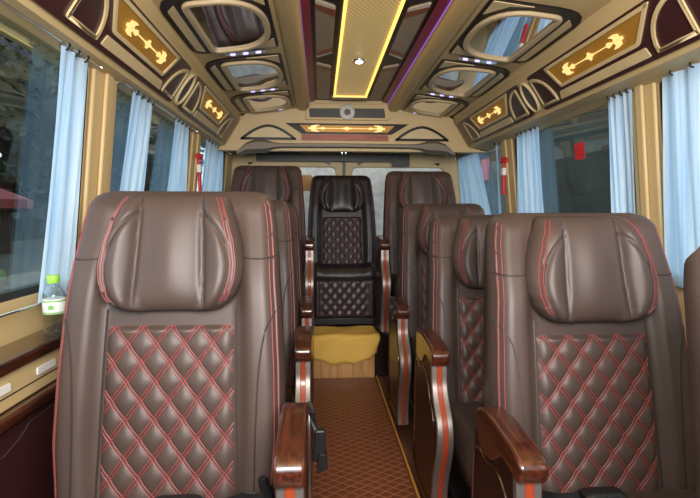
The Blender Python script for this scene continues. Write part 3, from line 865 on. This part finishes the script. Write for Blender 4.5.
curtain(1, 2.99, 3.02, 2.99, 3.07, 1, 'thin light blue curtain edge just behind the right pillar with the red hammer')
rl = {-1: ['nearest', 'middle', 'rearmost'], 1: ['nearest', 'middle', 'rearmost']}
for side in (-1, 1):
    for k, (a, b) in enumerate(WIN[side]):
        for z, hh in ((1.442, 'upper'), (.738, 'lower')):
            if hh == 'lower' and not (side < 0 and k == 0): continue
            x = wall_x(z, side)-side*.033
            m = MB(); m.tube([(x, a-.01, z), (x, (a+b)/2, z-.002), (x, b+.01, z)], .0032, 8)
            e = obj('curtain_rod', m, 'chrome', smooth=True)
            tag(e, 'thin steel curtain rod at the %s of the %s %s window' % ('top' if hh == 'upper' else 'bottom', rl[side][k], 'left' if side < 0 else 'right'), 'curtain rod', 'curtain rods')
            for yy in (a-.008, b+.008):
                m = MB(); m.box(min(x-.006, wall_x(z, side)), max(x+.006, wall_x(z, side)), yy-.004, yy+.004, z-.006, z+.006)
                obj('bracket', m, 'chrome', e)

# red emergency hammers
def hammer(side, y, label):
    x = wall_x(1.20, side)-side*.047
    e = empty('emergency_hammer', (x, y, 1.10), label, 'hammer', 'emergency hammers')
    m = MB(); m.loft([[(-side*(.010+.004*a)*(1 if b else -1)*.8, c*.016, z) for a, b, c in ((0, 0, -1), (0, 1, -1), (0, 1, 1), (0, 0, 1))] for z in (.0, .06, .12)]); obj('handle', m, 'red_plastic', e, bevel=.005)
    m = MB(); m.box(-.012, .012, -.018, .018, .1205, .165); obj('holder', m, 'white', e, bevel=.003)
    m = MB(); m.tube([(0, -.045, .205), (0, -.02, .215), (0, .02, .215), (0, .045, .205)], [.010, .018, .018, .010], 8); obj('head', m, 'red_plastic', e, smooth=True)
    m = MB(); m.box(-.006, .006, -.008, .008, .165, .20); obj('neck', m, 'red_plastic', e)
    return e
hammer(1, 2.89, 'red and white emergency hammer on the right window pillar')
hammer(-1, 2.81, 'red and white emergency hammer on the left window pillar')
# red square sticker on the right window
m = MB(); m.prism(rounded([(2.07, 1.23), (2.15, 1.23), (2.15, 1.305), (2.07, 1.305)], .005), lambda a, b, h: (wall_x(b, 1)+.0055-h, a, b), 0, .001)
o = obj('window_sticker', m, 'red_plastic'); tag(o, 'square red sticker on the glass of the large right window', 'sticker')

# ================================================================ WATER BOTTLE
e = empty('water_bottle', (-.722, 1.312, .6505), 'clear plastic water bottle with green cap on the walnut window ledge', 'bottle')
m = MB(); m.lathe([(.024, 0), (.029, .003), (.030, .012), (.0275, .020), (.030, .028), (.0275, .037), (.030, .046), (.029, .055), (.029, .108), (.030, .114), (.028, .125), (.020, .137), (.0145, .144), (.0135, .150), (.0135, .156)], (0, 0, 0)); obj('body', m, 'clear', e, smooth='all')
m = MB(); m.lathe([(.0298, .066), (.0305, .067), (.0305, .108), (.0298, .109)], (0, 0, 0)); e.scale = (.93, .93, .93)
o = obj('label_band', m, 'label_white', e, smooth=True)
m = MB()
for z in (.067, .101): m.lathe([(.0308, z), (.0308, z+.005)], (0, 0, 0))
m.prism([(-.006, .080), (.006, .080), (.009, .088), (.0, .095), (-.009, .088)], lambda a, b, h: (a+.006, -sqrt(max(0, .0309**2-(a+.006)**2))-h, b), -.0006, .0004); obj('label_print', m, 'label_green', o)
m = MB(); m.lathe([(.0155, .154), (.0165, .157), (.0165, .174), (.015, .177)], (0, 0, 0)); obj('cap', m, 'green_cap', e, smooth=True)

# ================================================================ OUTSIDE
GZ = -.75
m = MB(); m.box(-40, 40, -20, 45, GZ-.1, GZ); struct('ground', m, 'asphalt')
m = MB()
for (x0, x1, z) in ((-6.2, -4.9, .12), (-7.5, -6.2, .24)): m.box(x0, x1, -6, 45, GZ, GZ+z)
o = obj('stone_steps', m, 'kerb'); tag(o, 'low grey stone steps seen through the left front window', 'steps')
tree_leaf = None
def crown(R_, hgt, n):
    m = MB()
    for i in range(n):
        a = random.uniform(0, 2*pi); t = random.random(); zz = random.uniform(-1, 1)
        rr = R_*(1-.25*random.random())*sqrt(max(0, 1-zz*zz)); p = Vector((rr*cos(a), rr*sin(a), hgt*zz))
        s = random.uniform(.09, .20); u = Vector((random.uniform(-1, 1), random.uniform(-1, 1), random.uniform(-1, 1))).normalized()
        v = u.cross(Vector((random.uniform(-1, 1), random.uniform(-1, 1), random.uniform(-1, 1)))).normalized()
        o = len(m.v); m.v += [tuple(p-u*s), tuple(p+v*s*.5), tuple(p+u*s), tuple(p-v*s*.5)]; m.f.append((o, o+1, o+2, o+3))
    # dense inner mass so no sky shows through
    for (k, c) in ((.82, (0, 0, 0)),):
        rings = []
        for i in range(1, 12):
            th = pi*i/12
            rings.append([(R_*k*sin(th)*cos(2*pi*j/18)*(1+.08*sin(5*j+3*i)), R_*k*sin(th)*sin(2*pi*j/18)*(1+.08*cos(4*j+i)), hgt*k*cos(th)) for j in range(18)])
        m.loft(rings)
    return m
TL = ['leafy dark tree outside, seen first through the left front window', 'dark tree outside behind the left front curtain', 'dark tree seen outside the second left window', 'dark tree outside the rearmost left window']
proto = None
for i, (x, y, s) in enumerate(((-13.5, 13.5, 1.35), (-13.8, 21.5, 1.4), (-13.4, 29.8, 1.45), (-13.8, 40.0, 1.6))):
    if proto is None:
        proto = empty('tree', (x, y, GZ), TL[0], 'tree', 'trees on the left')
        obj('crown', crown(2.6, 2.9, 3200), 'foliage', proto, loc=(0, 0, 4.2))
        m = MB(); m.tube([(0, 0, .0), (.05, .03, 1.2), (0, .05, 2.6)], [.2, .15, .13], 8); obj('trunk', m, 'bark', proto, smooth=True)
        t = proto
    else:
        t = copy_tree(proto); t.location = (x, y, GZ); t['label'] = TL[i]
    t.scale = (s, s, s); t.rotation_euler.z = i*1.3
m = MB(); m.loft([[(-19.5+.2*sin(y*3), y, GZ), (-19.2+.3*sin(y*2.3), y, GZ+1.4), (-19.6+.2*sin(y*4), y, GZ+2.6), (-20.3, y, GZ+2.9), (-21, y, GZ)] for y in [i*.5 for i in range(0, 80)]])
o = obj('hedge', m, 'foliage'); tag(o, 'dark hedge behind the trees across the street on the left', 'hedge')
m = MB(); m.box(-32, -22, 27, 80, GZ, 24); o = obj('building', m, 'green_wall'); tag(o, 'dark building far behind the trees on the left', 'building')
# red awning and globe lamps far left
e = empty('parasol', (-10.0, 14.3, GZ), 'red parasol outside at the left edge of the photo', 'parasol')
m = MB(); m.loft([[(r*cos(2*pi*k/8), r*sin(2*pi*k/8), z) for k in range(8)] for r, z in ((1.5, 1.9), (1.5, 2.15), (.08, 2.75))]); obj('canopy', m, 'red_awning', e)
m = MB(); m.tube([(0, 0, 0), (0, 0, 2.75)], .03, 8); obj('pole', m, 'bark', e)
e = empty('street_lamp', (-8.2, 12.4, GZ), 'street lamp with two small white globes seen through the left front window', 'street lamp')
m = MB(); m.tube([(0, 0, 0), (0, 0, 3.08)], .03, 8); m.tube([(-.12, -.12, 3.13), (0, 0, 3.08), (.12, .12, 3.13)], .015, 6); obj('post', m, 'black', e)
for s in (-1, 1):
    m = MB(); m.lathe([(.07*sin(pi*i/10)+.001, -.07*cos(pi*i/10)) for i in range(11)], (s*.12, s*.12, 3.21), 14); obj('globe', m, 'globe', e, smooth=True)
m = MB(); m.box(4.6, 5.0, 5.2, 40, GZ, 7.5); o = obj('boundary_wall', m, 'green_wall'); tag(o, 'dark green wall seen through the right windows', 'wall')
e = obj('sign_board', (lambda mm: (mm.box(4.53, 4.595, 12.6, 13.1, 1.9, 2.5), mm)[1])(MB()), 'red_plastic'); tag(e, 'red board on the wall outside the rearmost right window', 'sign')

# ================================================================ LIGHT
w = bpy.data.worlds.new('world'); SC.world = w; w.use_nodes = True
bg = w.node_tree.nodes['Background']; bg.inputs['Color'].default_value = (.68, .76, .90, 1); bg.inputs['Strength'].default_value = 4.2
def area(name, loc, rot, sx, sy, e_, col=(1, 1, 1)):
    d = bpy.data.lights.new(name, 'AREA'); d.shape = 'RECTANGLE'; d.size = sx; d.size_y = sy; d.energy = e_; d.color = col
    o = bpy.data.objects.new(name, d); COL.objects.link(o); o.location = loc; o.rotation_euler = rot
    return o
area('camera_flash', (.15, -.18, 1.28), (pi/2-.02, 0, 0), 1.0, .5, 58, (1, .96, .92))
# the glow of the long ceiling light
a_ = area('ceiling_light_glow', (CX, 1.9, 1.738), (0, 0, 0), .19, 2.4, 1.8, (1, .78, .42))

SC.view_settings.view_transform = 'Standard'; SC.view_settings.look = 'None'; SC.view_settings.gamma = 1
SC.view_settings.exposure = 0.0
SC.cycles.max_bounces = 8; SC.cycles.transparent_max_bounces = 12
